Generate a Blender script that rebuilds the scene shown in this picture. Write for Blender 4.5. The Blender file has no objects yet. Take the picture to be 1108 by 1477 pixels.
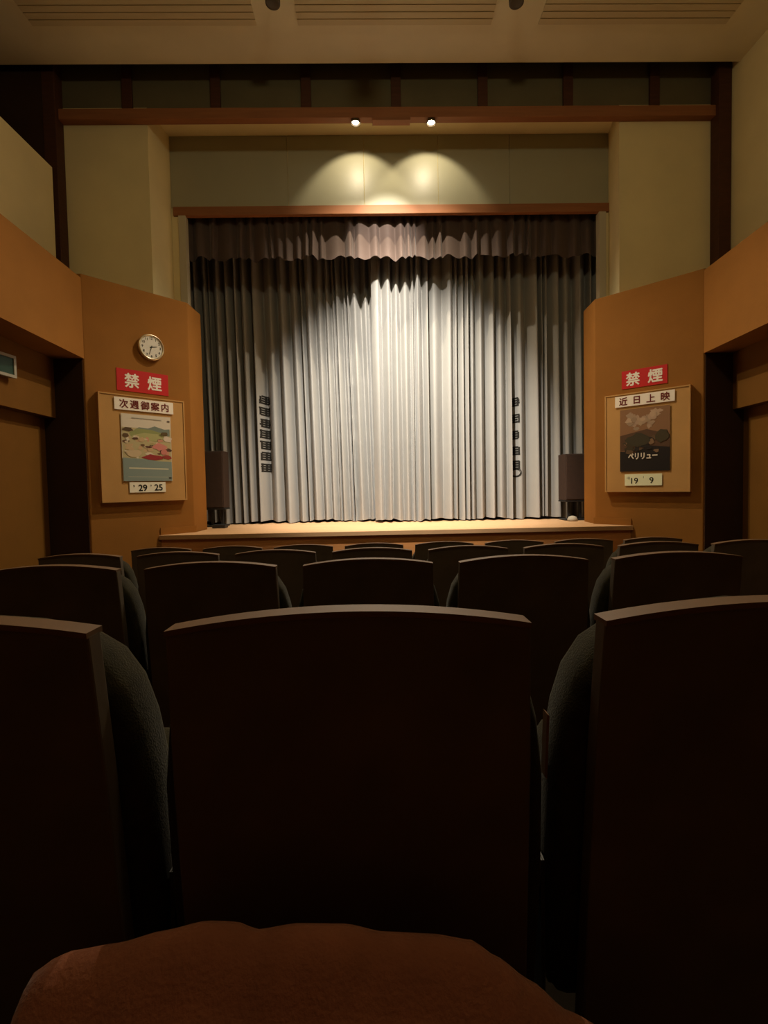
import bpy, bmesh, math, random
from mathutils import Vector, Matrix
random.seed(7)
S = bpy.context.scene
COL = S.collection
R = math.radians

# ------------------------------------------------------------------ camera
CAM_H = 1.10
cd = bpy.data.cameras.new('camera'); cam = bpy.data.objects.new('camera', cd); COL.objects.link(cam)
cd.sensor_fit = 'VERTICAL'; cd.sensor_height = 36.0; cd.sensor_width = 36.0 * 1108 / 1477
cd.lens = 720.0 / 1477 * 36.0
cd.shift_y = -10.8 / 1477
cd.clip_start = 0.01
yaw, pit, rol = R(1.0), R(2.2), R(1.1)
F = Vector((math.sin(yaw) * math.cos(pit), math.cos(yaw) * math.cos(pit), -math.sin(pit)))
R0 = Vector((math.cos(yaw), -math.sin(yaw), 0)); U0 = R0.cross(F)
RX = math.cos(rol) * R0 - math.sin(rol) * U0
UX = math.cos(rol) * U0 + math.sin(rol) * R0
M = Matrix((RX, UX, -F)).transposed().to_4x4(); M.translation = Vector((0, 0, CAM_H))
cam.matrix_world = M
S.camera = cam

# ------------------------------------------------------------------ light and exposure
S.view_settings.view_transform = 'Standard'; S.view_settings.look = 'None'
S.view_settings.exposure = 0.85; S.view_settings.gamma = 1.0; S.view_settings.use_curve_mapping = False
w = bpy.data.worlds.new('world'); S.world = w; w.use_nodes = True
w.node_tree.nodes['Background'].inputs[0].default_value = (0.02, 0.015, 0.01, 1)
WARM = (1.0, 0.84, 0.60)

def spot(name, loc, target, watts, size, blend, radius, color=WARM):
    l = bpy.data.lights.new(name, 'SPOT'); o = bpy.data.objects.new(name, l); COL.objects.link(o)
    l.energy = watts; l.spot_size = R(size); l.spot_blend = blend; l.shadow_soft_size = radius; l.color = color
    o.location = loc
    o.rotation_euler = (Vector(target) - Vector(loc)).to_track_quat('-Z', 'Y').to_euler()
    return o

# two spotlights side by side on the ceiling: one on the foot of the curtain, one on its head
spot('curtain_spot', (0.02, 3.70, 5.30), (0.36, 6.65, 1.70), 1560, 56, 0.95, 0.022, (1.0, 0.92, 0.80))
spot('valance_spot', (0.30, 3.70, 5.30), (0.20, 6.33, 4.08), 620, 22, 1.0, 0.022, (1.0, 0.90, 0.76))
# two small downlights on the beam over the stage mouth
BEAM_LAMPS = [(-0.134, 5.70, 5.128), (0.706, 5.70, 5.123)]
for q in BEAM_LAMPS:
    spot('beam_spot', (q[0], q[1], q[2] - 0.022), (q[0], q[1] + 1.0, q[2] - 1.02), 11.5, 100, 0.35, 0.012)
    spot('beam_flood', (q[0], q[1] - 0.005, q[2] - 0.022), (q[0], q[1] - 1.5, q[2] - 4.5), 230, 126, 1.0, 0.015)
# added fill light over the nearest rows, brightens the pale upper walls
FILL = (0.35, 1.2, 5.12)
hl = bpy.data.lights.new('added_fill_light', 'POINT'); ho = bpy.data.objects.new('added_fill_light', hl); COL.objects.link(ho)
hl.energy = 40; hl.color = (1.0, 0.87, 0.55); hl.shadow_soft_size = 0.16; ho.location = FILL

# ------------------------------------------------------------------ materials
def mat(name, col, rough=0.8, spec=0.3, var=0.0, scale=8.0, bump=0.0, bscale=None, stretch=None, metal=0.0, emit=None, sheen=0.0):
    m = bpy.data.materials.new(name); m.use_nodes = True
    nt = m.node_tree; b = nt.nodes['Principled BSDF']
    b.inputs['Base Color'].default_value = (*col, 1); b.inputs['Roughness'].default_value = rough
    b.inputs['Specular IOR Level'].default_value = spec; b.inputs['Metallic'].default_value = metal
    if sheen:
        b.inputs['Sheen Weight'].default_value = sheen; b.inputs['Sheen Roughness'].default_value = 0.4
    if emit:
        b.inputs['Emission Color'].default_value = (*emit[0], 1); b.inputs['Emission Strength'].default_value = emit[1]
    if var or bump:
        tc = nt.nodes.new('ShaderNodeTexCoord'); mp = nt.nodes.new('ShaderNodeMapping')
        nt.links.new(tc.outputs['Object'], mp.inputs[0])
        if stretch: mp.inputs['Scale'].default_value = stretch
        n = nt.nodes.new('ShaderNodeTexNoise'); n.inputs['Scale'].default_value = scale; n.inputs['Detail'].default_value = 5
        nt.links.new(mp.outputs[0], n.inputs['Vector'])
        if var:
            r = nt.nodes.new('ShaderNodeValToRGB')
            r.color_ramp.elements[0].position = 0.3; r.color_ramp.elements[1].position = 0.7
            r.color_ramp.elements[0].color = (*[c * (1 - var) for c in col], 1)
            r.color_ramp.elements[1].color = (*[min(1, c * (1 + var)) for c in col], 1)
            nt.links.new(n.outputs['Fac'], r.inputs[0]); nt.links.new(r.outputs[0], b.inputs['Base Color'])
        if bump:
            n2 = nt.nodes.new('ShaderNodeTexNoise'); n2.inputs['Scale'].default_value = bscale or scale * 12; n2.inputs['Detail'].default_value = 3
            nt.links.new(mp.outputs[0], n2.inputs['Vector'])
            bp = nt.nodes.new('ShaderNodeBump'); bp.inputs['Strength'].default_value = bump; bp.inputs['Distance'].default_value = 0.004
            nt.links.new(n2.outputs['Fac'], bp.inputs['Height']); nt.links.new(bp.outputs[0], b.inputs['Normal'])
    return m

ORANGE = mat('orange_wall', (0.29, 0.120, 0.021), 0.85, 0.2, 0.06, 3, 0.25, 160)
CREAM = mat('cream_plaster', (0.76, 0.65, 0.36), 0.85, 0.2, 0.05, 2, 0.15, 120)
PANELM = mat('cream_laminate', (0.36, 0.345, 0.23), 0.42, 0.5, 0.03, 2)
CEILM = mat('ceiling_paint', (0.74, 0.66, 0.44), 0.9, 0.2, 0.05, 2)
SLATM = mat('ceiling_slat_paint', (0.60, 0.50, 0.30), 0.8, 0.2)
BROWN = mat('brown_timber', (0.072, 0.026, 0.011), 0.6, 0.3, 0.15, 6, 0.1, 40, (1, 1, 8))
BEAMM = mat('orange_timber', (0.28, 0.11, 0.042), 0.55, 0.3, 0.10, 5, 0.1, 40, (0.4, 4, 6))
DARKM = mat('dark_recess_shade', (0.045, 0.022, 0.012), 0.9, 0.1, 0.1, 4)  # shade of the end walls and the left void put into the colour
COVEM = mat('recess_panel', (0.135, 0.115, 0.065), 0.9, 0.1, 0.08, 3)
JAMBM = mat('pale_jamb', (0.48, 0.44, 0.32), 0.7, 0.3)
FLOORM = mat('dark_floor', (0.015, 0.011, 0.008), 0.7, 0.3, 0.2, 6)
STAGEM = mat('stage_boards', (0.60, 0.36, 0.185), 0.5, 0.35, 0.10, 4, 0.1, 40, (0.5, 6, 1))
STAGEF = mat('stage_front', (0.60, 0.26, 0.085), 0.6, 0.3, 0.10, 5, 0.1, 40, (0.4, 4, 4))
CURT = mat('curtain_cloth', (0.29, 0.283, 0.265), 0.75, 0.25, 0.03, 6, 0.15, 300, None, 0, None, 0.2)
VALM = mat('valance_cloth', (0.090, 0.062, 0.052), 0.75, 0.25, 0.05, 6, 0.15, 300, None, 0, None, 0.2)
BACKST = mat('backstage_black', (0.015, 0.013, 0.012), 0.9, 0.1)
SEATP = mat('seat_shell', (0.105, 0.078, 0.052), 0.55, 0.35, 0.15, 10, 0.1, 60)
SEATC = mat('seat_fabric', (0.028, 0.023, 0.011), 0.95, 0.1, 0.25, 40, 0.5, 350, None, 0, None, 0.12)
SEATE = mat('seat_edge', (0.135, 0.070, 0.030), 0.6, 0.3, 0.1, 10)
SEATM = mat('seat_metal', (0.04, 0.035, 0.03), 0.5, 0.4)
ARMM = mat('armrest_wood', (0.22, 0.12, 0.06), 0.5, 0.35, 0.15, 10)
BOARDM = mat('notice_board', (0.52, 0.285, 0.095), 0.8, 0.2, 0.05, 4, 0.15, 90)
REDM = mat('sign_red', (0.55, 0.02, 0.02), 0.5, 0.3)
WHITEM = mat('sign_white', (0.88, 0.82, 0.72), 0.6, 0.3)
TITLEW = mat('title_paper', (0.90, 0.82, 0.70), 0.7, 0.3)
TITLEI = mat('title_ink', (0.16, 0.025, 0.02), 0.7, 0.2)
INK = mat('black_ink', (0.02, 0.018, 0.015), 0.7, 0.2)
PAPERY = mat('date_paper', (0.85, 0.85, 0.58), 0.7, 0.2)
PAPERW = mat('date_paper_white', (0.88, 0.82, 0.66), 0.7, 0.2)
CLOCKF = mat('clock_face', (0.72, 0.68, 0.60), 0.4, 0.4)
CLOCKR = mat('clock_rim', (0.70, 0.58, 0.38), 0.28, 0.5, metal=0.8)
SPKM = mat('speaker_box', (0.05, 0.03, 0.022), 0.7, 0.3, 0.1, 20)
BLACKM = mat('black_metal', (0.02, 0.02, 0.02), 0.5, 0.4)
GREENM = mat('exit_green', (0.015, 0.05, 0.032), 0.4, 0.4)
SIGNFR = mat('exit_frame', (0.38, 0.35, 0.28), 0.5, 0.4)
LAMPB = mat('lamp_glow', (1, 1, 1), 0.5, 0.3, emit=((1.0, 0.88, 0.70), 60.0))
LAMPH = mat('lamp_housing', (0.08, 0.06, 0.035), 0.5, 0.4)
COATM = mat('coat_cloth', (0.19, 0.066, 0.034), 0.95, 0.05, 0.15, 14, 0.4, 200, None, 0, None, 0.15)
TROUS = mat('trouser_cloth', (0.05, 0.035, 0.03), 0.95, 0.05)
SHOEM = mat('shoe_leather', (0.03, 0.02, 0.018), 0.5, 0.3)
BUNDM = mat('bundle_cloth', (0.42, 0.38, 0.30), 0.8, 0.2)

# ------------------------------------------------------------------ helpers
def box(bm, x0, x1, y0, y1, z0, z1):
    v = [bm.verts.new(p) for p in ((x0, y0, z0), (x1, y0, z0), (x1, y1, z0), (x0, y1, z0), (x0, y0, z1), (x1, y0, z1), (x1, y1, z1), (x0, y1, z1))]
    for f in ((3, 2, 1, 0), (4, 5, 6, 7), (0, 1, 5, 4), (1, 2, 6, 5), (2, 3, 7, 6), (3, 0, 4, 7)):
        bm.faces.new([v[i] for i in f])
    return v

def prism(bm, pts, z0, z1):
    a = [bm.verts.new((x, y, z0)) for x, y in pts]; b = [bm.verts.new((x, y, z1)) for x, y in pts]
    n = len(pts)
    bm.faces.new(a[::-1]); bm.faces.new(b)
    for i in range(n):
        j = (i + 1) % n; bm.faces.new((a[i], a[j], b[j], b[i]))

def slab_xz(bm, pts, y0, y1):
    """outline in x,z extruded along y"""
    a = [bm.verts.new((x, y0, z)) for x, z in pts]; b = [bm.verts.new((x, y1, z)) for x, z in pts]
    n = len(pts)
    bm.faces.new(a); bm.faces.new(b[::-1])
    for i in range(n):
        j = (i + 1) % n; bm.faces.new((a[j], a[i], b[i], b[j]))

def disc_cyl(bm, r0, r1, y0, y1, seg=32, cx=0, cz=0):
    a = [bm.verts.new((cx + r0 * math.cos(2 * math.pi * i / seg), y0, cz + r0 * math.sin(2 * math.pi * i / seg))) for i in range(seg)]
    b = [bm.verts.new((cx + r1 * math.cos(2 * math.pi * i / seg), y1, cz + r1 * math.sin(2 * math.pi * i / seg))) for i in range(seg)]
    bm.faces.new(a); bm.faces.new(b[::-1])
    for i in range(seg):
        j = (i + 1) % seg; bm.faces.new((a[j], a[i], b[i], b[j]))

def lathe(bm, prof, seg=24, cx=0, cy=0):
    rings = []
    for r, z in prof:
        rings.append([bm.verts.new((cx + r * math.cos(2 * math.pi * i / seg), cy + r * math.sin(2 * math.pi * i / seg), z)) for i in range(seg)])
    for a, b in zip(rings, rings[1:]):
        for i in range(seg):
            j = (i + 1) % seg; bm.faces.new((a[i], a[j], b[j], b[i]))
    bm.faces.new(rings[0][::-1]); bm.faces.new(rings[-1])

def obj(name, bm, m, parent=None, smooth=False, bevel=0.0):
    bmesh.ops.recalc_face_normals(bm, faces=bm.faces[:])
    if bevel:
        es = [e for e in bm.edges if len(e.link_faces) == 2 and e.calc_face_angle(0) > 0.5]
        bmesh.ops.bevel(bm, geom=es, offset=bevel, segments=2, affect='EDGES', profile=0.5)
    me = bpy.data.meshes.new(name); bm.to_mesh(me); bm.free()
    for mm in (m if isinstance(m, (list, tuple)) else [m]): me.materials.append(mm)
    if smooth:
        for p in me.polygons: p.use_smooth = True
    o = bpy.data.objects.new(name, me); COL.objects.link(o)
    if parent is not None: o.parent = parent
    return o

def boxobj(name, dims, m, parent=None, bevel=0.0):
    bm = bmesh.new(); box(bm, *dims); return obj(name, bm, m, parent, bevel=bevel)

def tag(o, label=None, cat=None, group=None, kind=None):
    if label: o['label'] = label
    if cat: o['category'] = cat
    if group: o['group'] = group
    if kind: o['kind'] = kind
    return o

def thing(name, label, cat, loc=(0, 0, 0), rz=0.0, group=None):
    o = bpy.data.objects.new(name, None); COL.objects.link(o)
    o.location = loc; o.rotation_euler = (0, 0, rz); o.empty_display_size = 0.1
    return tag(o, label, cat, group)

def struct(name, bm, m, label=None, parent=None, smooth=False, bevel=0.0):
    o = obj(name, bm, m, parent, smooth, bevel)
    if parent is None: tag(o, label, None, None, 'structure')
    return o

def text_mesh(name, body, size, m, parent, x, z, y, bold=0.0, xs=1.0, align='CENTER'):
    """flat lettering standing in the local xz plane, facing -y, centred on x,z"""
    c = bpy.data.curves.new(name, 'FONT'); c.body = body; c.size = size; c.align_x = align; c.align_y = 'CENTER'
    c.extrude = 0.0006; c.resolution_u = 4
    t = bpy.data.objects.new(name, c); COL.objects.link(t)
    dg = bpy.context.evaluated_depsgraph_get(); dg.update()
    me = bpy.data.meshes.new_from_object(t.evaluated_get(dg))
    bpy.data.objects.remove(t); bpy.data.curves.remove(c)
    xsv = [v.co.x for v in me.vertices] or [0]; ysv = [v.co.y for v in me.vertices] or [0]
    mx, my = (min(xsv) + max(xsv)) / 2, (min(ysv) + max(ysv)) / 2
    for v in me.vertices:
        v.co = Vector(((v.co.x - mx) * xs + x, y, (v.co.y - my) + z)) + Vector((0, -v.co.z, 0))
    if bold:
        tb = bmesh.new()
        for dx_, dz_ in ((-1, 0), (1, 0), (0, 1), (0, -1)):
            t2 = me.copy()
            for v in t2.vertices: v.co += Vector((dx_ * bold, 0.00004 * (dx_ + 2 * dz_), dz_ * bold))
            tb.from_mesh(t2); bpy.data.meshes.remove(t2)
        tb.to_mesh(me); tb.free()
    me.materials.clear(); me.materials.append(m)
    for p in me.polygons: p.material_index = 0
    me.name = name
    o = bpy.data.objects.new(name, me); COL.objects.link(o); o.parent = parent
    return o

# ------------------------------------------------------------------ room shell
YB = -2.6
def xl(y): return -2.80 + 0.065 * (4.95 - y)     # face of the left band
def xr(y): return 3.29 - 0.100 * (4.95 - y)      # face of the right band
bm = bmesh.new()
v = [bm.verts.new(p) for p in ((-3.6, YB, 0.09 * 2.6), (4.1, YB, 0.09 * 2.6), (4.1, 5.47, -0.09 * 5.47), (-3.6, 5.47, -0.09 * 5.47))]
v2 = [bm.verts.new((q.co.x, q.co.y, -0.7)) for q in v]
bm.faces.new(v); bm.faces.new(v2[::-1])
for i in range(4): bm.faces.new((v[i], v2[i], v2[(i + 1) % 4], v[(i + 1) % 4]))
struct('floor', bm, FLOORM, 'dark sloping auditorium floor under the seats')
bm = bmesh.new(); box(bm, -5.3, 4.15, YB, 5.50, 5.60, 5.78)
struct('ceiling', bm, CEILM, 'beige auditorium ceiling above the beam')
bm = bmesh.new(); box(bm, -5.3, 4.3, YB - 0.15, YB, -0.7, 5.78)
struct('wall_back', bm, ORANGE, 'wall behind the audience')

# left side: overhanging band, lintel, lower wall, pale parapet, dark void above it
ORANGE2 = mat('brown_orange_wall', (0.17, 0.072, 0.009), 0.85, 0.2, 0.08, 3, 0.25, 160)  # darker value of the wall orange for lower walls and lintels
def side_prism(name, fx, dx, xo, z0, z1, m, label, y1=4.95):
    bm = bmesh.new()
    prism(bm, [(fx(YB) + dx, YB), (fx(y1) + dx, y1), (xo, y1), (xo, YB)], z0, z1)
    return struct(name, bm, m, label)
side_prism('wall_left', xl, -0.40, -3.6, -0.7, 1.815, ORANGE2, 'darker lower orange wall on the left, below the exit sign')
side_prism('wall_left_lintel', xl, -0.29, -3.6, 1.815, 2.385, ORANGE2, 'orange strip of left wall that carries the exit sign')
side_prism('wall_left_band', xl, 0.0, -3.6, 2.385, 3.16, ORANGE, 'bright orange overhanging band along the left wall')
bm = bmesh.new(); box(bm, -3.50, -3.35, YB, 5.48, 3.16, 4.53)
struct('wall_left_parapet', bm, CREAM, 'pale parapet wall above the left orange band')
bm = bmesh.new(); box(bm, -5.3, -5.2, YB, 6.0, 3.0, 5.6); box(bm, -5.2, -3.6, YB, 6.0, 2.95, 3.05); box(bm, -5.3, -3.503, 5.60, 5.74, 3.05, 6.25); box(bm, -5.3, -5.2, YB, 6.0, 5.78, 6.3)  # darkness of the void put into its wall colour
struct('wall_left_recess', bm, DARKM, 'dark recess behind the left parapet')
# right side
side_prism('wall_right', xr, 0.40, 4.15, -0.7, 1.79, ORANGE2, 'darker lower orange wall on the right')
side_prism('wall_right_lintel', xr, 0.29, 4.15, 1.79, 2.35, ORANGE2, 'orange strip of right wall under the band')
side_prism('wall_right_band', xr, 0.0, 4.15, 2.35, 3.16, ORANGE, 'bright orange overhanging band along the right wall')
bm = bmesh.new(); box(bm, 4.03, 4.15, YB, 5.90, 3.16, 6.25)
struct('wall_right_upper', bm, CREAM, 'tall pale wall above the right orange band')

# splayed orange walls either side of the stage
bm = bmesh.new()
prism(bm, [(-2.80, 4.95), (-2.076, 5.75), (-2.062, 6.14), (-2.24, 6.14), (-2.47, 5.74), (-3.6, 5.74), (-3.6, 4.95)], -0.6, 3.20)
struct('wall_left_splay', bm, ORANGE, 'orange splayed wall left of the stage carrying clock and notice board', bevel=0.008)
bm = bmesh.new()
prism(bm, [(3.29, 4.95), (2.556, 5.75), (2.590, 6.14), (2.82, 6.14), (2.86, 5.74), (4.15, 5.74), (4.15, 4.95)], -0.6, 3.18)
struct('wall_right_splay', bm, ORANGE, 'orange splayed wall right of the stage carrying notice board', bevel=0.008)
for nm, xa, xb, zt in (('wall_left_shade', -3.55, -2.815, 2.384), ('wall_right_shade', 3.305, 4.1, 2.349)):  # thin dark sheets that paint the shade under the bands
    bm = bmesh.new(); box(bm, xa, xb, 4.94, 4.9495, -0.5, zt); struct(nm, bm, DARKM, 'added dark sheet for the shade on the end wall below the %s band' % nm.split('_')[1])
# low skirting where the splayed walls meet the stage
for i, (a, b, nx, ny) in enumerate((((-2.348, 5.46), (-2.070, 5.767), 0.741, -0.671), ((2.550, 5.767), (2.832, 5.46), -0.737, -0.676))):
    bm = bmesh.new()
    prism(bm, [(a[0], a[1]), (a[0] + nx * 0.018, a[1] + ny * 0.018), (b[0] + nx * 0.018, b[1] + ny * 0.018), (b[0], b[1])], 0.606, 0.680)
    struct('baseboard_left' if i == 0 else 'baseboard_right', bm, ORANGE, 'low orange skirting on the stage at the foot of the %s splayed wall' % ('left' if i == 0 else 'right'))

# pale wings, soffit and returns
bm = bmesh.new(); prism(bm, [(-3.5, 5.75), (-2.45, 5.75), (-2.39, 6.20), (-2.50, 6.24), (-2.56, 5.86), (-3.5, 5.86)], 0.0, 5.335)
struct('wall_front_left', bm, CREAM, 'pale wing wall above the left splayed wall')
bm = bmesh.new(); prism(bm, [(4.03, 5.75), (2.84, 5.75), (2.93, 6.20), (3.04, 6.24), (2.96, 5.86), (4.03, 5.86)], 0.0, 5.335)
struct('wall_front_right', bm, CREAM, 'pale wing wall above the right splayed wall')
bm = bmesh.new(); box(bm, -2.60, 3.05, 5.76, 6.30, 5.335, 5.40)
struct('ceiling_soffit', bm, CREAM, 'pale soffit behind the orange beam')
# header of five laminate panels
bm = bmesh.new(); box(bm, -2.46, 3.0, 6.215, 6.245, 4.45, 5.335)
hd = struct('wall_front', bm, CREAM, 'header above the stage mouth faced with glossy pale panels')
px = [-2.39, -0.979, -0.058, 0.842, 1.714, 2.93]
for a, b in zip(px, px[1:]):
    boxobj('panel', (a + 0.003, b - 0.003, 6.200, 6.2145, 4.495, 5.333), PANELM, hd, 0.0015)
# jambs
for nm, x0, x1, xa, xb in (('trim_1', -2.30, -2.215, -2.46, -2.301), ('trim_2', 2.800, 2.885, 2.886, 3.0)):
    bm = bmesh.new(); box(bm, x0, x1, 6.165, 6.26, 0.606, 4.386); struct(nm, bm, JAMBM, 'narrow pale jamb at the %s edge of the stage mouth' % ('left' if x0 < 0 else 'right'), bevel=0.003)
    bm = bmesh.new(); box(bm, xa, xb, 6.20, 6.245, 0.0, 4.45); struct('wall_front_jamb', bm, CREAM, 'strip of pale wall beside the %s jamb' % ('left' if x0 < 0 else 'right'))
bm = bmesh.new(); box(bm, -2.36, 2.94, 6.172, 6.235, 4.388, 4.492)
struct('trim_3', bm, BEAMM, 'orange timber trim across the top of the stage mouth', bevel=0.004)

# beam, corner posts, dark recess with battens
bm = bmesh.new(); box(bm, -3.50, 4.03, 5.655, 5.75, 5.150, 5.264)
beam = struct('beam', bm, BEAMM, 'long orange timber beam across the hall above the stage', bevel=0.005)
boxobj('beam_plate', (0.052, 0.470, 5.650, 5.74, 5.118, 5.1495), BEAMM, beam, 0.003)
bm = bmesh.new(); box(bm, -3.502, -3.365, 5.60, 5.745, 3.16, 5.95); struct('pillar_left', bm, BROWN, 'dark brown corner post at the left end of the beam', bevel=0.006)
bm = bmesh.new(); box(bm, 3.880, 4.022, 5.60, 5.745, 3.16, 5.95); struct('pillar_right', bm, BROWN, 'dark brown corner post at the right end of the beam', bevel=0.006)
bm = bmesh.new(); box(bm, -3.50, 4.03, 5.752, 5.755, 5.20, 6.25); box(bm, -3.50, 4.03, 5.756, 5.90, 5.41, 6.25); box(bm, -5.3, 4.15, 5.40, 5.90, 6.25, 6.35); box(bm, -5.3, 4.15, 5.38, 5.44, 5.78, 6.35)
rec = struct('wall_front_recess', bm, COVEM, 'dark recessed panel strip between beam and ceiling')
for x in (-2.65, -1.68, -0.68, 0.32, 1.29, 2.25, 3.23):
    boxobj('batten', (x - 0.055, x + 0.055, 5.715, 5.7515, 5.265, 6.25), BROWN, rec, 0.004)

# backstage
bm = bmesh.new(); box(bm, -3.6, 4.15, 8.4, 8.5, 0.0, 6.3); box(bm, -3.6, -3.5, 6.25, 8.4, 0, 6.3); box(bm, 4.05, 4.15, 6.25, 8.4, 0, 6.3); box(bm, -3.6, 4.15, 6.25, 8.5, 6.3, 6.4)
struct('wall_backstage', bm, BACKST, 'black backstage walls behind the curtain')

# ------------------------------------------------------------------ stage
st = thing('stage', 'low wooden stage with orange-brown front and pale lit boards', 'stage', (0, 5.45, -0.49))
st['kind'] = 'structure'
outline = [(-2.345, 5.45), (2.828, 5.45), (2.562, 5.742), (2.598, 6.145), (2.79, 6.145), (2.79, 6.27), (4.04, 6.27), (4.04, 8.39), (-3.49, 8.39), (-3.49, 6.27), (-2.21, 6.27), (-2.21, 6.145), (-2.054, 6.145), (-2.067, 5.742)]
outline = [(x, y - 5.45) for x, y in outline]
bm = bmesh.new(); prism(bm, outline, 1.055, 1.095); obj('stage_floor', bm, STAGEM, st)
boxobj('front_panel', (-2.34, 2.822, 0.012, 0.05, 0.0, 1.054), STAGEF, st)
boxobj('nosing', (-2.349, 2.832, -0.022, 0.0, 1.045, 1.0955), STAGEM, st, 0.004)

# ------------------------------------------------------------------ curtains
def pleats(x0, x1, wmin, wmax, seed, bias):
    rnd = random.Random(seed); xs = [x0]
    while xs[-1] < x1: xs.append(xs[-1] + rnd.uniform(wmin, wmax) * (0.55 if rnd.random() < 0.35 else 1.0))
    return xs, [rnd.uniform(0.55, 1.0) for _ in xs], [rnd.uniform(-0.025, 0.025) + bias for _ in xs], [rnd.uniform(0.25, 0.75) for _ in xs]

def make_fold(x0, x1, yb, wmin, wmax, amp, seed, ztop, zbot, bias=0.0):
    xs, am, dr, pk = pleats(x0 - 0.2, x1 + 0.2, wmin, wmax, seed, bias)
    def fn(x, z):
        t = (ztop - z) / (ztop - zbot)
        for i in range(len(xs) - 1):
            a = xs[i] + dr[i] * t; b = xs[i + 1] + dr[i + 1] * t
            if a <= x < b:
                u = (x - a) / (b - a); p = pk[i]
                s = u / p * 0.5 if u < p else 0.5 + (u - p) / (1 - p) * 0.5
                h = abs(math.sin(math.pi * s)) ** 1.3
                return yb - amp * am[i] * h * (0.75 + 0.25 * t) - 0.012 * math.sin(x * 3.1 + z * 0.8)
        return yb
    return fn

def cloth(name, fn, x0, x1, ztop, zbot, nx, nz, m, parent=None, hemfn=None):
    bm = bmesh.new(); g = []
    for k in range(nz + 1):
        row = []
        for i in range(nx + 1):
            x = x0 + (x1 - x0) * i / nx
            zb = zbot + (hemfn(x) if hemfn else 0)
            z = ztop + (zb - ztop) * k / nz
            row.append(bm.verts.new((x, fn(x, z), z)))
        g.append(row)
    for k in range(nz):
        for i in range(nx): bm.faces.new((g[k + 1][i], g[k + 1][i + 1], g[k][i + 1], g[k][i]))
    o = obj(name, bm, m, parent, True)
    return o

fR = make_fold(0.02, 3.0, 6.78, 0.085, 0.19, 0.24, 11, 4.6, 0.63, -0.01)
fL = make_fold(-2.75, 0.35, 7.02, 0.085, 0.19, 0.25, 23, 4.6, 0.63, 0.07)
fV = make_fold(-2.4, 3.0, 6.355, 0.10, 0.24, 0.085, 5, 4.5, 3.92)
rnd = random.Random(3)
cr = cloth('stage_curtain', fR, 0.0, 3.02, 4.75, 0.632, 560, 16, CURT, None, lambda x: 0.012 * math.sin(x * 9) + 0.006 * math.sin(x * 31))
tag(cr, 'right half of the pale pleated stage curtain, overlapping in front', 'curtain', 'stage curtain halves')
cl = cloth('stage_curtain', fL, -2.78, 0.30, 4.75, 0.632, 570, 16, CURT, None, lambda x: 0.012 * math.sin(x * 8 + 1) + 0.006 * math.sin(x * 29))
tag(cl, 'left half of the pale pleated stage curtain, hanging further back', 'curtain', 'stage curtain halves')
va = cloth('valance', fV, -2.40, 3.0, 4.50, 3.93, 700, 8, VALM, None, lambda x: 0.020 * math.sin(x * 14.5) + 0.012 * math.sin(x * 33 + 1))
tag(va, 'short dusky pink pleated valance hanging above the stage curtain', 'valance')

def drape_glyphs(parent, fn, x, zs, size, seed):
    """dark woven characters, too worn and folded to read: small bars lying on the cloth"""
    rnd = random.Random(seed)
    def bar(bm, xa, xb, za, zb):
        n = 6
        c = []
        for i in range(n + 1):
            xx = xa + (xb - xa) * i / n
            c.append((bm.verts.new((xx, fn(xx, za) - 0.003, za)), bm.verts.new((xx, fn(xx, zb) - 0.003, zb))))
        for p, q in zip(c, c[1:]): bm.faces.new((p[0], q[0], q[1], p[1]))
    for z in zs:
        bm = bmesh.new(); h = size / 2
        for k in range(4):
            zz = z - h + size * (k + 0.5) / 4
            wd = h * rnd.uniform(0.55, 1.0)
            bar(bm, x - wd, x + wd, zz - size * 0.095, zz + size * 0.095)
        for xx in (x - h * rnd.uniform(0.5, 0.8), x, x + h * rnd.uniform(0.5, 0.8)):
            bar(bm, xx - size * 0.075, xx + size * 0.075, z - h * rnd.uniform(0.6, 1), z + h * rnd.uniform(0.6, 1))
        obj('character', bm, INK, parent)
drape_glyphs(cr, fR, 1.885, (2.18, 1.96, 1.74, 1.53, 1.34), 0.125, 1)
drape_glyphs(cl, fL, -1.482, (2.30, 2.14, 1.98, 1.83, 1.68, 1.53, 1.37), 0.125, 2)
bm = bmesh.new()
for i in range(20):
    a, b = 2 * math.pi * i / 20, 2 * math.pi * (i + 1) / 20
    q = []
    for an, r in ((a, 0.062), (b, 0.062), (b, 0.038), (a, 0.038)):
        x, z = 1.90 + r * math.cos(an), 1.235 + r * math.sin(an); q.append(bm.verts.new((x, fR(x, z) - 0.003, z)))
    bm.faces.new(q)
obj('emblem_ring', bm, INK, cr)

# ------------------------------------------------------------------ fixtures on the splayed walls
LW = (Vector((-2.80, 4.95, 0)), R(47.9)); RW = (Vector((2.556, 5.75, 0)), R(-47.5))
def on_wall(W, u, z, off=0.0):
    p, t = W
    return p + Vector((math.cos(t), math.sin(t), 0)) * u + Vector((math.sin(t), -math.cos(t), 0)) * off + Vector((0, 0, z))

def plate(bm, w_, h_, t_, cx=0, cz=0, y=0):
    box(bm, cx - w_ / 2, cx + w_ / 2, y - t_, y, cz - h_ / 2, cz + h_ / 2)

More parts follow.
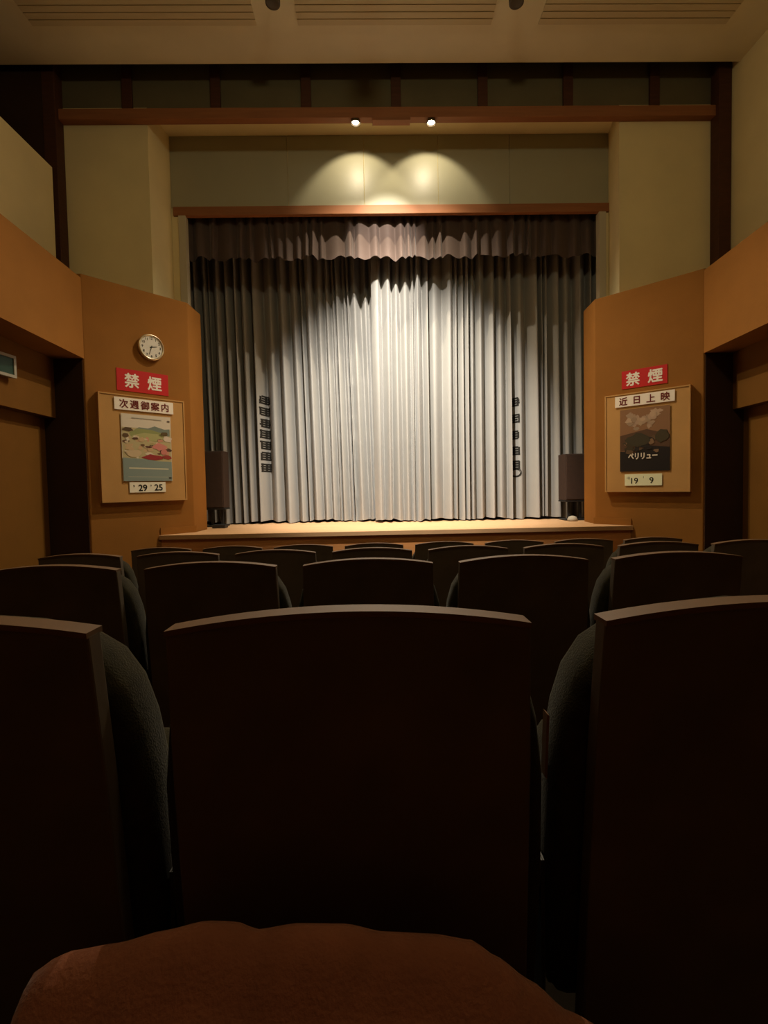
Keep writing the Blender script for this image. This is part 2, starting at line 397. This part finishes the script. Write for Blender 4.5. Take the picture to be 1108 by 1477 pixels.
def notice_board(W, u, z, w_, h_, label):
    r = thing('notice_board', label, 'notice board', on_wall(W, u, z, 0.001), W[1], 'wall notice boards')
    bm = bmesh.new(); plate(bm, w_ - 0.03, h_ - 0.03, 0.05); obj('board_face', bm, BOARDM, r)
    for (x0, x1, z0, z1) in ((-w_ / 2, w_ / 2, h_ / 2 - 0.014, h_ / 2), (-w_ / 2, w_ / 2, -h_ / 2, -h_ / 2 + 0.014), (-w_ / 2, -w_ / 2 + 0.014, -h_ / 2 + 0.0145, h_ / 2 - 0.0145), (w_ / 2 - 0.014, w_ / 2, -h_ / 2 + 0.0145, h_ / 2 - 0.0145)):
        bm = bmesh.new(); box(bm, x0, x1, -0.056, 0, z0, z1); obj('frame', bm, BOARDM, r)
    return r
notice_board(LW, 0.532, 1.528, 0.882, 1.096, 'wooden notice board below the clock, holding a colourful film poster')
notice_board(RW, 0.561, 1.514, 0.852, 1.076, 'wooden notice board on the right splayed wall, holding a dark brown film poster')

def sign(name, W, u, z, w_, h_, off, bodytxt, size, pm, im, label, cat, gap, bold, group=None, dx=0):
    r = thing(name, label, cat, on_wall(W, u, z, off), W[1], group)
    bm = bmesh.new(); plate(bm, w_, h_, 0.004); obj('plate', bm, pm, r)
    n = len(bodytxt)
    for i, ch in enumerate(bodytxt):
        text_mesh('character', ch, size, im, r, dx + (i - (n - 1) / 2) * gap, 0, -0.0052, bold)
    return r
sign('no_smoking_sign', LW, 0.558, 2.235, 0.535, 0.225, 0.001, '禁煙', 0.155, REDM, WHITEM, 'red no smoking sign with white characters, between clock and left notice board', 'sign', 0.235, 0.004, 'red no smoking signs')
sign('no_smoking_sign', RW, 0.530, 2.207, 0.460, 0.195, 0.001, '禁煙', 0.150, REDM, WHITEM, 'red no smoking sign with white characters, above the dark brown poster', 'sign', 0.225, 0.004, 'red no smoking signs')
sign('title_strip', LW, 0.540, 1.981, 0.606, 0.125, 0.058, '次週御案内', 0.092, TITLEW, TITLEI, 'white title strip with five dark red characters above the colourful poster', 'sign', 0.106, 0.0025, 'notice board title strips')
sign('title_strip', RW, 0.548, 1.966, 0.596, 0.116, 0.058, '近日上映', 0.092, TITLEW, TITLEI, 'white title strip with four dark red characters above the dark brown poster', 'sign', 0.140, 0.0025, 'notice board title strips')

_cm = {}
def flat(c):
    if c not in _cm: _cm[c] = mat('print_%d' % len(_cm), c, 0.6, 0.3)
    return _cm[c]
def art(parent, w_, h_, layers):
    """flat print: stacked coloured shapes in 0..1 poster coordinates (z up)"""
    bm = bmesh.new(); mats = []
    for i, (c, pts) in enumerate(layers):
        m = flat(c)
        if m not in mats: mats.append(m)
        f = bm.faces.new([bm.verts.new(((x - 0.5) * w_, -0.0022 - 0.00005 * i, (z - 0.5) * h_)) for x, z in pts])
        f.material_index = mats.index(m)
    me = bpy.data.meshes.new('printed_picture')
    bmesh.ops.triangulate(bm, faces=bm.faces[:])
    for f in bm.faces:
        if f.normal.y > 0: f.normal_flip()
    bm.to_mesh(me); bm.free()
    for m in mats: me.materials.append(m)
    o = bpy.data.objects.new('printed_picture', me); COL.objects.link(o); o.parent = parent
def blob(cx, cz, rx, rz, seed, n=14, j=0.25):
    rn = random.Random(seed)
    return [(cx + rx * (1 + rn.uniform(-j, j)) * math.cos(2 * math.pi * i / n), cz + rz * (1 + rn.uniform(-j, j)) * math.sin(2 * math.pi * i / n)) for i in range(n)]
# left poster
p1 = thing('film_poster', 'colourful film poster with green hills, pink figures and a blue lower band', 'poster', on_wall(LW, 0.552, 1.538, 0.058), LW[1], 'film posters on the notice boards')
bm = bmesh.new(); plate(bm, 0.515, 0.690, 0.0015); obj('paper', bm, flat((0.66, 0.58, 0.46)), p1)
Ls = [((0.70, 0.62, 0.50), [(0.02, 0.80), (0.98, 0.80), (0.98, 0.99), (0.02, 0.99)]),
      ((0.50, 0.42, 0.22), [(0.01, 0.30), (0.99, 0.30), (0.99, 0.80), (0.01, 0.80)]),
      ((0.20, 0.24, 0.20), [(0.20, 0.74), (0.34, 0.81), (0.52, 0.80), (0.66, 0.84), (0.86, 0.80), (0.97, 0.81), (0.97, 0.70), (0.20, 0.68)]),
      ((0.30, 0.32, 0.12), [(0.14, 0.72), (0.32, 0.79), (0.60, 0.78), (0.80, 0.74), (0.88, 0.64), (0.70, 0.60), (0.45, 0.63), (0.22, 0.62)]),
      ((0.44, 0.42, 0.18), blob(0.52, 0.67, 0.30, 0.06, 2))]
rn = random.Random(9)
for i in range(46):
    cx_, cz_ = rn.uniform(0.06, 0.94), rn.uniform(0.36, 0.66)
    c = rn.choice([(0.66, 0.52, 0.34), (0.58, 0.40, 0.22), (0.10, 0.05, 0.03), (0.45, 0.36, 0.16), (0.62, 0.30, 0.20), (0.70, 0.62, 0.46), (0.16, 0.08, 0.04)])
    Ls.append((c, blob(cx_, cz_, rn.uniform(0.03, 0.09), rn.uniform(0.015, 0.04), i, 9, 0.4)))
for i, (cx_, cz_, a_, b_, c) in enumerate(((0.12, 0.77, 0.10, 0.03, (0.10, 0.06, 0.03)), (0.08, 0.68, 0.06, 0.03, (0.12, 0.07, 0.03)), (0.26, 0.64, 0.06, 0.02, (0.10, 0.04, 0.02)), (0.86, 0.73, 0.08, 0.03, (0.12, 0.08, 0.03)),
                                 (0.92, 0.65, 0.09, 0.05, (0.72, 0.60, 0.48)), (0.76, 0.53, 0.15, 0.055, (0.66, 0.24, 0.20)), (0.84, 0.45, 0.06, 0.05, (0.62, 0.22, 0.18)), (0.52, 0.52, 0.07, 0.015, (0.10, 0.03, 0.02)),
                                 (0.60, 0.36, 0.20, 0.045, (0.34, 0.035, 0.035)), (0.90, 0.37, 0.10, 0.03, (0.34, 0.05, 0.04)), (0.22, 0.42, 0.16, 0.05, (0.60, 0.46, 0.28)), (0.95, 0.93, 0.03, 0.012, (0.14, 0.10, 0.08)))):
    Ls.append((c, blob(cx_, cz_, a_, b_, 40 + i, 14, 0.25)))
Ls += [((0.24, 0.30, 0.27), [(0.01, 0.0), (0.99, 0.0), (0.99, 0.30), (0.70, 0.305), (0.42, 0.335), (0.20, 0.34), (0.01, 0.35)]),
       ((0.62, 0.58, 0.42), [(0.12, 0.185), (0.92, 0.175), (0.92, 0.195), (0.12, 0.205)]),
       ((0.36, 0.38, 0.30), [(0.10, 0.06), (0.90, 0.055), (0.90, 0.065), (0.10, 0.07)]),
       ((0.36, 0.34, 0.28), [(0.20, 0.94), (0.80, 0.935), (0.80, 0.945), (0.20, 0.95)]),
       ((0.05, 0.04, 0.03), blob(0.95, 0.045, 0.04, 0.014, 77))]
art(p1, 0.515, 0.690, Ls)
# right poster
p2 = thing('film_poster', 'dark brown film poster with pale smoke cloud and white title lettering', 'poster', on_wall(RW, 0.553, 1.537, 0.058), RW[1], 'film posters on the notice boards')
bm = bmesh.new(); plate(bm, 0.500, 0.675, 0.0015); obj('paper', bm, flat((0.20, 0.10, 0.05)), p2)
Ls = [((0.26, 0.13, 0.06), [(0, 0.5), (1, 0.5), (1, 1), (0, 1)]), ((0.10, 0.05, 0.025), [(0, 0.34), (1, 0.30), (1, 0.55), (0.55, 0.66), (0, 0.58)]), ((0.015, 0.010, 0.008), [(0, 0), (1, 0), (1, 0.36), (0.6, 0.40), (0.3, 0.30), (0, 0.33)])]
for i in range(40):
    t = rn.random(); cx_, cz_ = rn.choice([(0.22 + 0.3 * t + rn.uniform(-0.14, 0.14), 0.84 - 0.18 * t + rn.uniform(-0.1, 0.1)), (0.45 + 0.35 * t, 0.78 + 0.15 * t + rn.uniform(-0.04, 0.04))])
    k = rn.uniform(0.7, 1.1)
    if 0.09 < cx_ < 0.9: Ls.append(((round(0.46 * k, 2), round(0.31 * k, 2), round(0.20 * k, 2)), blob(cx_, min(cz_, 0.93), rn.uniform(0.04, 0.09), rn.uniform(0.02, 0.05), 100 + i, 10, 0.35)))
for i in range(30):
    cx_, cz_ = rn.uniform(0.12, 0.88), rn.uniform(0.30, 0.56)
    c = rn.choice([(0.03, 0.02, 0.012), (0.05, 0.035, 0.015), (0.12, 0.07, 0.035), (0.22, 0.13, 0.07), (0.02, 0.015, 0.012)])
    Ls.append((c, blob(cx_, cz_, rn.uniform(0.04, 0.11), rn.uniform(0.02, 0.05), 200 + i, 10, 0.4)))
Ls.append(((0.06, 0.045, 0.02), blob(0.85, 0.55, 0.13, 0.10, 300)))
Ls.append(((0.05, 0.04, 0.02), blob(0.38, 0.50, 0.24, 0.09, 301)))
art(p2, 0.500, 0.675, Ls)
text_mesh('title_lettering', 'ペリリュー', 0.080, flat((0.75, 0.66, 0.55)), p2, -0.015, -0.175, -0.0062, 0.003, 0.75)
# dates
def date_strip(W, u, z, w_, h_, pm, label, items):
    r = thing('date_strip', label, 'sign', on_wall(W, u, z, 0.058), W[1], 'date strips under the posters')
    bm = bmesh.new(); plate(bm, w_, h_, 0.0018); obj('paper', bm, pm, r)
    for s, x, zz, sz, b in items: text_mesh('numeral', s, sz, INK, r, x, zz, -0.0026, b)
date_strip(LW, 0.543, 1.128, 0.375, 0.107, PAPERW, 'cream date strip reading 29 and 25 under the colourful poster', [('9', -0.145, 0.012, 0.035, 0), ('29', -0.055, -0.006, 0.092, 0.0025), ('9', 0.030, 0.016, 0.030, 0), ('25', 0.110, -0.004, 0.092, 0.0025)])
date_strip(RW, 0.540, 1.107, 0.375, 0.125, PAPERY, 'pale yellow-green date strip reading 19 and 9 under the dark brown poster', [('12', -0.150, 0.022, 0.035, 0), ('19', -0.085, -0.010, 0.090, 0.001), ('1', 0.005, 0.028, 0.030, 0), ('9', 0.085, -0.006, 0.090, 0.001)])
# clock
ck = thing('wall_clock', 'round white wall clock with gold rim on the left splayed wall', 'clock', on_wall(LW, 0.643, 2.612, 0.0), LW[1])
bm = bmesh.new(); disc_cyl(bm, 0.118, 0.132, -0.030, -0.001, 40); obj('case', bm, BLACKM, ck, False)
bm = bmesh.new()
seg = 48; prof = [(0.134, -0.004), (0.138, -0.022), (0.134, -0.040), (0.125, -0.044), (0.118, -0.038), (0.117, -0.030)]
rg = [[bm.verts.new((r_ * math.cos(2 * math.pi * i / seg), y_, r_ * math.sin(2 * math.pi * i / seg))) for i in range(seg)] for r_, y_ in prof]
for a, b in zip(rg, rg[1:]):
    for i in range(seg): bm.faces.new((a[i], a[(i + 1) % seg], b[(i + 1) % seg], b[i]))
obj('rim', bm, CLOCKR, ck, True)
bm = bmesh.new(); disc_cyl(bm, 0.117, 0.117, -0.033, -0.0305, 40); obj('dial', bm, CLOCKF, ck)
for h in range(1, 13):
    a = math.pi / 2 - h * math.pi / 6
    text_mesh('numeral', str(h), 0.036, INK, ck, 0.094 * math.cos(a), 0.094 * math.sin(a), -0.0338, 0.0008)
def hand(name, deg, ln, wd, y):
    a = R(90 - deg); c, s = math.cos(a), math.sin(a); bm = bmesh.new()
    pts = [(-0.018 * c - s * wd, -0.018 * s + c * wd), (-0.018 * c + s * wd, -0.018 * s - c * wd), (ln * c + s * wd * 0.5, ln * s - c * wd * 0.5), (ln * c - s * wd * 0.5, ln * s + c * wd * 0.5)]
    slab_xz(bm, pts, y - 0.001, y); obj(name, bm, INK, ck)
hand('hour_hand', 77, 0.060, 0.0055, -0.0345); hand('minute_hand', 198, 0.085, 0.004, -0.0362)

# exit sign on the left wall
ex = thing('exit_sign', 'unlit green exit sign in a pale frame on the left wall', 'sign', (xl(4.09) - 0.288, 4.09, 2.145), R(90 - 3.7))
bm = bmesh.new(); plate(bm, 0.33, 0.135, 0.030); obj('green_panel', bm, GREENM, ex)
for d in ((-0.19, 0.19, 0.0685, 0.092), (-0.19, 0.19, -0.092, -0.0685), (-0.19, -0.1655, -0.068, 0.068), (0.1655, 0.19, -0.068, 0.068)):
    bm = bmesh.new(); box(bm, d[0], d[1], -0.038, 0, d[2], d[3]); obj('frame', bm, SIGNFR, ex)

# ------------------------------------------------------------------ lamps
for i, q in enumerate(BEAM_LAMPS):
    r = thing('stage_downlight', '%s of the two small lit downlights under the orange beam' % ('left' if i == 0 else 'right'), 'lamp', q, 0, 'downlights under the beam')
    bm = bmesh.new(); lathe(bm, [(0.010, 0.030), (0.040, 0.030), (0.052, 0.0), (0.056, -0.012), (0.050, -0.012), (0.045, 0.0)], 24); obj('housing', bm, LAMPH, r, True)
    bm = bmesh.new(); lathe(bm, [(0.034, 0.012), (0.034, 0.000), (0.028, -0.006), (0.016, -0.009), (0.004, -0.0095)], 20); obj('bulb', bm, LAMPB, r, True)
for i, x in enumerate((-0.837, 1.378)):
    r = thing('ceiling_spotlight', '%s dark unlit spotlight can hanging from the ceiling between grilles' % ('left' if i == 0 else 'right'), 'lamp', (x, 4.70, 5.60), 0, 'spotlight cans on the ceiling')
    bm = bmesh.new(); lathe(bm, [(0.055, -0.015), (0.055, 0.0)], 20); obj('mount', bm, LAMPH, r)
    bm = bmesh.new(); lathe(bm, [(0.014, -0.05), (0.014, -0.014)], 12); obj('stem', bm, LAMPH, r)
    bm = bmesh.new(); lathe(bm, [(0.050, -0.125), (0.066, -0.130), (0.068, -0.06), (0.03, -0.045)], 24); obj('can', bm, LAMPH, r, True)
cs = thing('ceiling_spotlight', 'ceiling spotlight aimed at the middle of the curtain, above the seats', 'lamp', (0.15, 3.62, 5.60))
bm = bmesh.new(); lathe(bm, [(0.07, -0.015), (0.07, 0.0)], 20); obj('mount', bm, LAMPH, cs)
bm = bmesh.new(); lathe(bm, [(0.012, -0.20), (0.012, -0.014)], 12); obj('stem', bm, LAMPH, cs)
bm = bmesh.new(); lathe(bm, [(0.02, 0.14), (0.07, 0.12), (0.075, -0.0), (0.08, -0.06), (0.072, -0.06), (0.066, 0.0)], 24)
can = obj('can', bm, LAMPH, cs, True); can.location = (0, 0, -0.27); can.rotation_euler = (R(38), 0, 0)

hlp = thing('added_fill_lamp', 'added lamp fitting for the fill light, unseen above the seats', 'lamp', (FILL[0], FILL[1], 5.60))  # mount and stem made up to carry the added fill light
bm = bmesh.new(); lathe(bm, [(0.06, -0.02), (0.06, 0.0)], 20); obj('mount', bm, LAMPH, hlp)
bm = bmesh.new(); lathe(bm, [(0.01, -0.30), (0.01, -0.021)], 10); obj('stem', bm, LAMPH, hlp)
# ceiling grilles
def grille(x0, x1, label):
    r = thing('ceiling_grille', label, 'grille', ((x0 + x1) / 2, 4.5, 5.60), 0, 'louvred grilles in the ceiling')
    hw = (x1 - x0) / 2
    boxobj('backing', (-hw, hw, -0.75, 0.55, -0.006, 0), SLATM, r)
    s0 = None
    for k in range(18):
        y = -0.74 + k * 0.072
        if s0 is None: s0 = boxobj('slat', (-hw, hw, y, y + 0.060, -0.015, -0.0065), SLATM, r); y00 = y
        else:
            c = s0.copy(); c.location = (0, y - y00, 0); COL.objects.link(c); c.parent = r
grille(-3.21, -1.06, 'louvred ceiling grille on the left of the ceiling')
grille(-0.657, 1.226, 'louvred ceiling grille between the two dark spotlight cans')
grille(1.693, 3.555, 'louvred ceiling grille on the right of the ceiling')

# ------------------------------------------------------------------ speakers on the stage
def speaker(x0, x1, z0, z1, y0, label):
    r = thing('loudspeaker', label, 'speaker', ((x0 + x1) / 2, y0, 0.606), 0, 'loudspeakers on the stage')
    hw = (x1 - x0) / 2; a, b = z0 - 0.606, z1 - 0.606
    boxobj('cabinet', (-hw, hw, 0.012, 0.26, a, b), SPKM, r, 0.006)
    boxobj('grille_cloth', (-hw + 0.012, hw - 0.012, 0.0, 0.0115, a + 0.012, b - 0.012), SPKM, r, 0.003)
    boxobj('stand_top', (-hw - 0.005, hw + 0.005, 0.01, 0.25, a - 0.022, a - 0.001), BLACKM, r, 0.003)
    for px_ in (-hw * 0.45, hw * 0.55): boxobj('leg', (px_ - 0.016, px_ + 0.016, 0.10, 0.13, 0.021, a - 0.0225), BLACKM, r)
    boxobj('base_plate', (-hw, hw, 0.02, 0.24, 0.0, 0.020), BLACKM, r, 0.003)
speaker(-2.195, -1.937, 0.85, 1.58, 6.42, 'dark brown loudspeaker on a low stand at the left end of the stage')
speaker(2.424, 2.715, 0.865, 1.455, 6.30, 'dark brown loudspeaker on a stand at the right end of the stage')
bm = bmesh.new(); lathe(bm, [(0.03, 0.0), (0.062, 0.004), (0.060, 0.03), (0.045, 0.055), (0.015, 0.066)], 20)
o = obj('cloth_bundle', bm, BUNDM, None, True); o.location = (2.475, 6.22, 0.606); tag(o, 'small pale rounded bundle on the stage floor by the right speaker stand', 'bundle')
o = boxobj('cable_box', (-0.10, 0.06, -0.07, 0.07, 0, 0.045), BLACKM, None, 0.006); o.location = (-1.93, 6.28, 0.606); tag(o, 'low dark box on the stage floor in front of the left loudspeaker', 'box')

# ------------------------------------------------------------------ seats
def lean(z): return 0.10 * (1.0 - z)
def apply_lean(bm):
    for v in bm.verts: v.co.y += lean(v.co.z)
def seat_proto():
    r = thing('theatre_seat', 'x', 'seat', (0, 0, 0))
    # rear shell
    top = []
    hw, zt, zc = 0.2155, 0.984, 1.003
    for i in range(25):
        u = -1 + 2 * i / 24; top.append((hw * u, zc - (zc - zt) * u * u))
    out = [(-0.222, 0.36), (0.222, 0.36), (0.220, 0.80)] + top[::-1] + [(-0.220, 0.80)]
    bm = bmesh.new(); slab_xz(bm, out, 0.0, 0.028); apply_lean(bm); obj('back_shell', bm, SEATP, r, False, 0.003)
    bm = bmesh.new()
    n = len(top)
    a = [[bm.verts.new((x * 1.0, y, z + dz)) for x, z in top] for y, dz in ((-0.002, -0.004), (-0.002, 0.003), (0.032, 0.003), (0.032, -0.004))]
    for q in range(4):
        p_, s_ = a[q], a[(q + 1) % 4]
        for i in range(n - 1): bm.faces.new((p_[i], p_[i + 1], s_[i + 1], s_[i]))
    for i in (0, n - 1): bm.faces.new([a[q][i] for q in range(4)])
    apply_lean(bm); obj('top_edge', bm, SEATE, r)
    # padded front with rounded shoulders
    half = [(0.250, 0.42), (0.255, 0.60), (0.253, 0.76), (0.243, 0.84), (0.228, 0.895), (0.203, 0.936), (0.168, 0.960), (0.10, 0.980), (0.0, 0.989)]
    out = half + [(-x, z) for x, z in half[-2::-1]]
    bm = bmesh.new(); slab_xz(bm, out, 0.034, 0.125); apply_lean(bm); obj('back_cushion', bm, SEATC, r, True, 0.022)
    # tipped-up seat
    bm = bmesh.new(); slab_xz(bm, [(-0.225, 0.40), (0.225, 0.40), (0.230, 0.66), (0.205, 0.74), (-0.205, 0.74), (-0.230, 0.66)], 0.20, 0.30); obj('seat_cushion', bm, SEATC, r, True, 0.025)
    boxobj('seat_pan', (-0.20, 0.20, 0.302, 0.318, 0.42, 0.70), SEATP, r, 0.004)
    boxobj('hinge_bar', (-0.235, 0.235, 0.155, 0.195, 0.38, 0.42), SEATM, r, 0.004)
    for s in (-1, 1):
        boxobj('side_standard', (s * 0.2585 - 0.0012 if s < 0 else 0.2573, -0.2573 if s < 0 else 0.2597, 0.10, 0.28, 0.0, 0.62), SEATM, r)
    boxobj('armrest', (-0.2595, -0.2315, 0.17, 0.44, 0.622, 0.650), ARMM, r, 0.008)
    return r

def copy_tree(o):
    c = o.copy(); COL.objects.link(c)
    for ch in list(o.children):
        d = ch.copy(); COL.objects.link(d); d.parent = c
    return c
proto = seat_proto(); used = False
def floor_z(y): return -0.09 * y
def place_seat(x, y, label, rz=0.0, dz=0.0):
    global used
    o = copy_tree(proto) if used else proto
    used = True
    o.location = (x, y, floor_z(y) + dz); o.rotation_euler = (0, 0, rz); tag(o, label, 'seat', 'empty theatre seats')
    return o
ROW = [(0.58, -0.034, range(-1, 2)), (1.64, -0.028, range(-2, 3)), (2.67, -0.022, range(-3, 5)), (3.66, -0.015, range(-3, 5))]
L1 = {-1: 'dark empty seat of the nearest row, cut off by the left picture edge', 0: 'big dark seat straight ahead in the nearest row, with brown top edge', 1: 'dark empty seat of the nearest row, cut off by the right picture edge'}
L2 = {-2: 'dark seat in the second row, leftmost, cut by the picture edge', -1: 'dark seat in the second row, second from the left', 0: 'dark seat in the second row, right behind the big seat ahead', 1: 'dark seat in the second row, second from the right', 2: 'dark seat in the second row, rightmost, cut by the picture edge'}
ORD = ['leftmost', 'second from the left', 'third from the left', 'fourth from the left', 'fourth from the right', 'third from the right', 'second from the right', 'rightmost']
for ri, (y, x0, ks) in enumerate(ROW):
    for i, k in enumerate(ks):
        if ri == 0: lb = L1[k]
        elif ri == 1: lb = L2[k]
        else: lb = 'small dark seat in the %s row, %s' % (('third', 'frontmost')[ri - 2], ORD[i])
        o = place_seat(x0 + 0.52 * k, y, lb)
        if ri == 0 and k == 1:
            bm = bmesh.new(); slab_xz(bm, [(-0.259, 0.745), (-0.2555, 0.742), (-0.2550, 0.835), (-0.2585, 0.838)], 0.066, 0.082); apply_lean(bm); obj('side_bracket', bm, ARMM, o)['label'] = 'pale worn bracket'

# ------------------------------------------------------------------ the person in the nearest seat, seen only as a lap
pe = thing('person', 'person seated closest to the viewer, only the lap under a dark red-brown coat showing', 'person', (0, 0, 0))
def skin(name, verts, edges, radii, m, parent, root=0, sub=2):
    me = bpy.data.meshes.new(name); me.from_pydata(verts, edges, [])
    o = bpy.data.objects.new(name, me); COL.objects.link(o)
    sk = o.modifiers.new('skin', 'SKIN'); sk.use_smooth_shade = True
    for i, sv in enumerate(me.skin_vertices[0].data):
        sv.radius = (radii[i], radii[i]) if not isinstance(radii[i], tuple) else radii[i]; sv.use_root = (i == root)
    su = o.modifiers.new('sub', 'SUBSURF'); su.levels = sub; su.render_levels = sub
    dg = bpy.context.evaluated_depsgraph_get(); dg.update()
    m2 = bpy.data.meshes.new_from_object(o.evaluated_get(dg))
    bpy.data.objects.remove(o); m2.name = name; m2.materials.clear(); m2.materials.append(m)
    for p in m2.polygons: p.use_smooth = True
    o = bpy.data.objects.new(name, m2); COL.objects.link(o); o.parent = parent
    return o
V = [(-0.09, -0.16, 0.56), (-0.18, -0.08, 0.55), (-0.20, 0.16, 0.505), (-0.215, 0.395, 0.50), (-0.215, 0.40, 0.30), (-0.215, 0.385, 0.06), (0.0, -0.08, 0.55), (0.0, 0.16, 0.505), (-0.005, 0.395, 0.50), (-0.005, 0.40, 0.30), (-0.005, 0.385, 0.06), (-0.09, -0.20, 0.72)]
E_ = [(0, 1), (1, 2), (2, 3), (3, 4), (4, 5), (0, 6), (6, 7), (7, 8), (8, 9), (9, 10), (0, 11)]
skin('legs', V, E_, [0.11, 0.095, 0.072, 0.062, 0.052, 0.042, 0.095, 0.072, 0.062, 0.052, 0.042, 0.12], TROUS, pe)
for x in (-0.215, -0.005):
    bm = bmesh.new(); slab_xz(bm, [(-0.045, -0.038), (0.045, -0.038), (0.05, 0.0), (0.035, 0.06), (-0.035, 0.06), (-0.05, 0.0)], -0.08, 0.15)
    for v in bm.verts:
        if v.co.y > 0.1 and v.co.z > 0.03: v.co.z = 0.005
    o = obj('shoe', bm, SHOEM, pe, True, 0.012); o.location = (x, 0.385, 0.03)
# coat bundled over the knees: height field with soft folds, closed underneath
def coat_top(x, y):
    prof = [(-0.365, 0.50), (-0.360, 0.585), (-0.345, 0.628), (-0.32, 0.643), (-0.27, 0.650), (-0.225, 0.661), (-0.18, 0.670), (-0.15, 0.668), (-0.128, 0.659), (-0.09, 0.664), (-0.04, 0.662), (0.0, 0.652), (0.05, 0.648), (0.09, 0.640), (0.115, 0.622), (0.15, 0.595), (0.19, 0.560), (0.235, 0.535), (0.27, 0.515), (0.30, 0.49)]
    z = prof[-1][1]
    if x <= prof[0][0]: z = prof[0][1]
    else:
        for a, b in zip(prof, prof[1:]):
            if a[0] <= x < b[0]:
                t = (x - a[0]) / (b[0] - a[0]); t = t * t * (3 - 2 * t) * 0.5 + t * 0.5; z = a[1] + (b[1] - a[1]) * t; break
    d = 0.48 - y
    if d < 0: z -= (d * d) * 40
    if d > 0: z -= 16 * d * d if d < 0.05 else min(0.08, 0.04 + (d - 0.05) * 0.6)
    z += 0.006 * math.sin(x * 31 + y * 17) * min(1, max(0, d) * 8) + 0.004 * math.sin(x * 55 - y * 40) * min(1, max(0, d) * 8)
    return z
bm = bmesh.new(); g = []
NX, NY = 70, 36
for j in range(NY + 1):
    y = 0.02 + (0.555 - 0.02) * j / NY
    g.append([bm.verts.new((-0.365 + 0.665 * i / NX, y, coat_top(-0.365 + 0.665 * i / NX, y))) for i in range(NX + 1)])
for j in range(NY):
    for i in range(NX): bm.faces.new((g[j][i], g[j][i + 1], g[j + 1][i + 1], g[j + 1][i]))
ob = obj('coat', bm, COATM, pe, True)
so = ob.modifiers.new('thick', 'SOLIDIFY'); so.thickness = 0.012; so.offset = -1
# the seat under the person: cushion folded down
own = copy_tree(proto); own.location = (-0.105, -0.52, floor_z(-0.52)); tag(own, 'seat carrying the person with the red-brown coat', 'seat')
for ch in list(own.children):
    if ch.name.startswith(('seat_cushion', 'seat_pan')): bpy.data.objects.remove(ch)
bm = bmesh.new(); box(bm, -0.23, 0.23, 0.20, 0.66, 0.32, 0.385); obj('seat_cushion', bm, SEATC, own, True, 0.02)
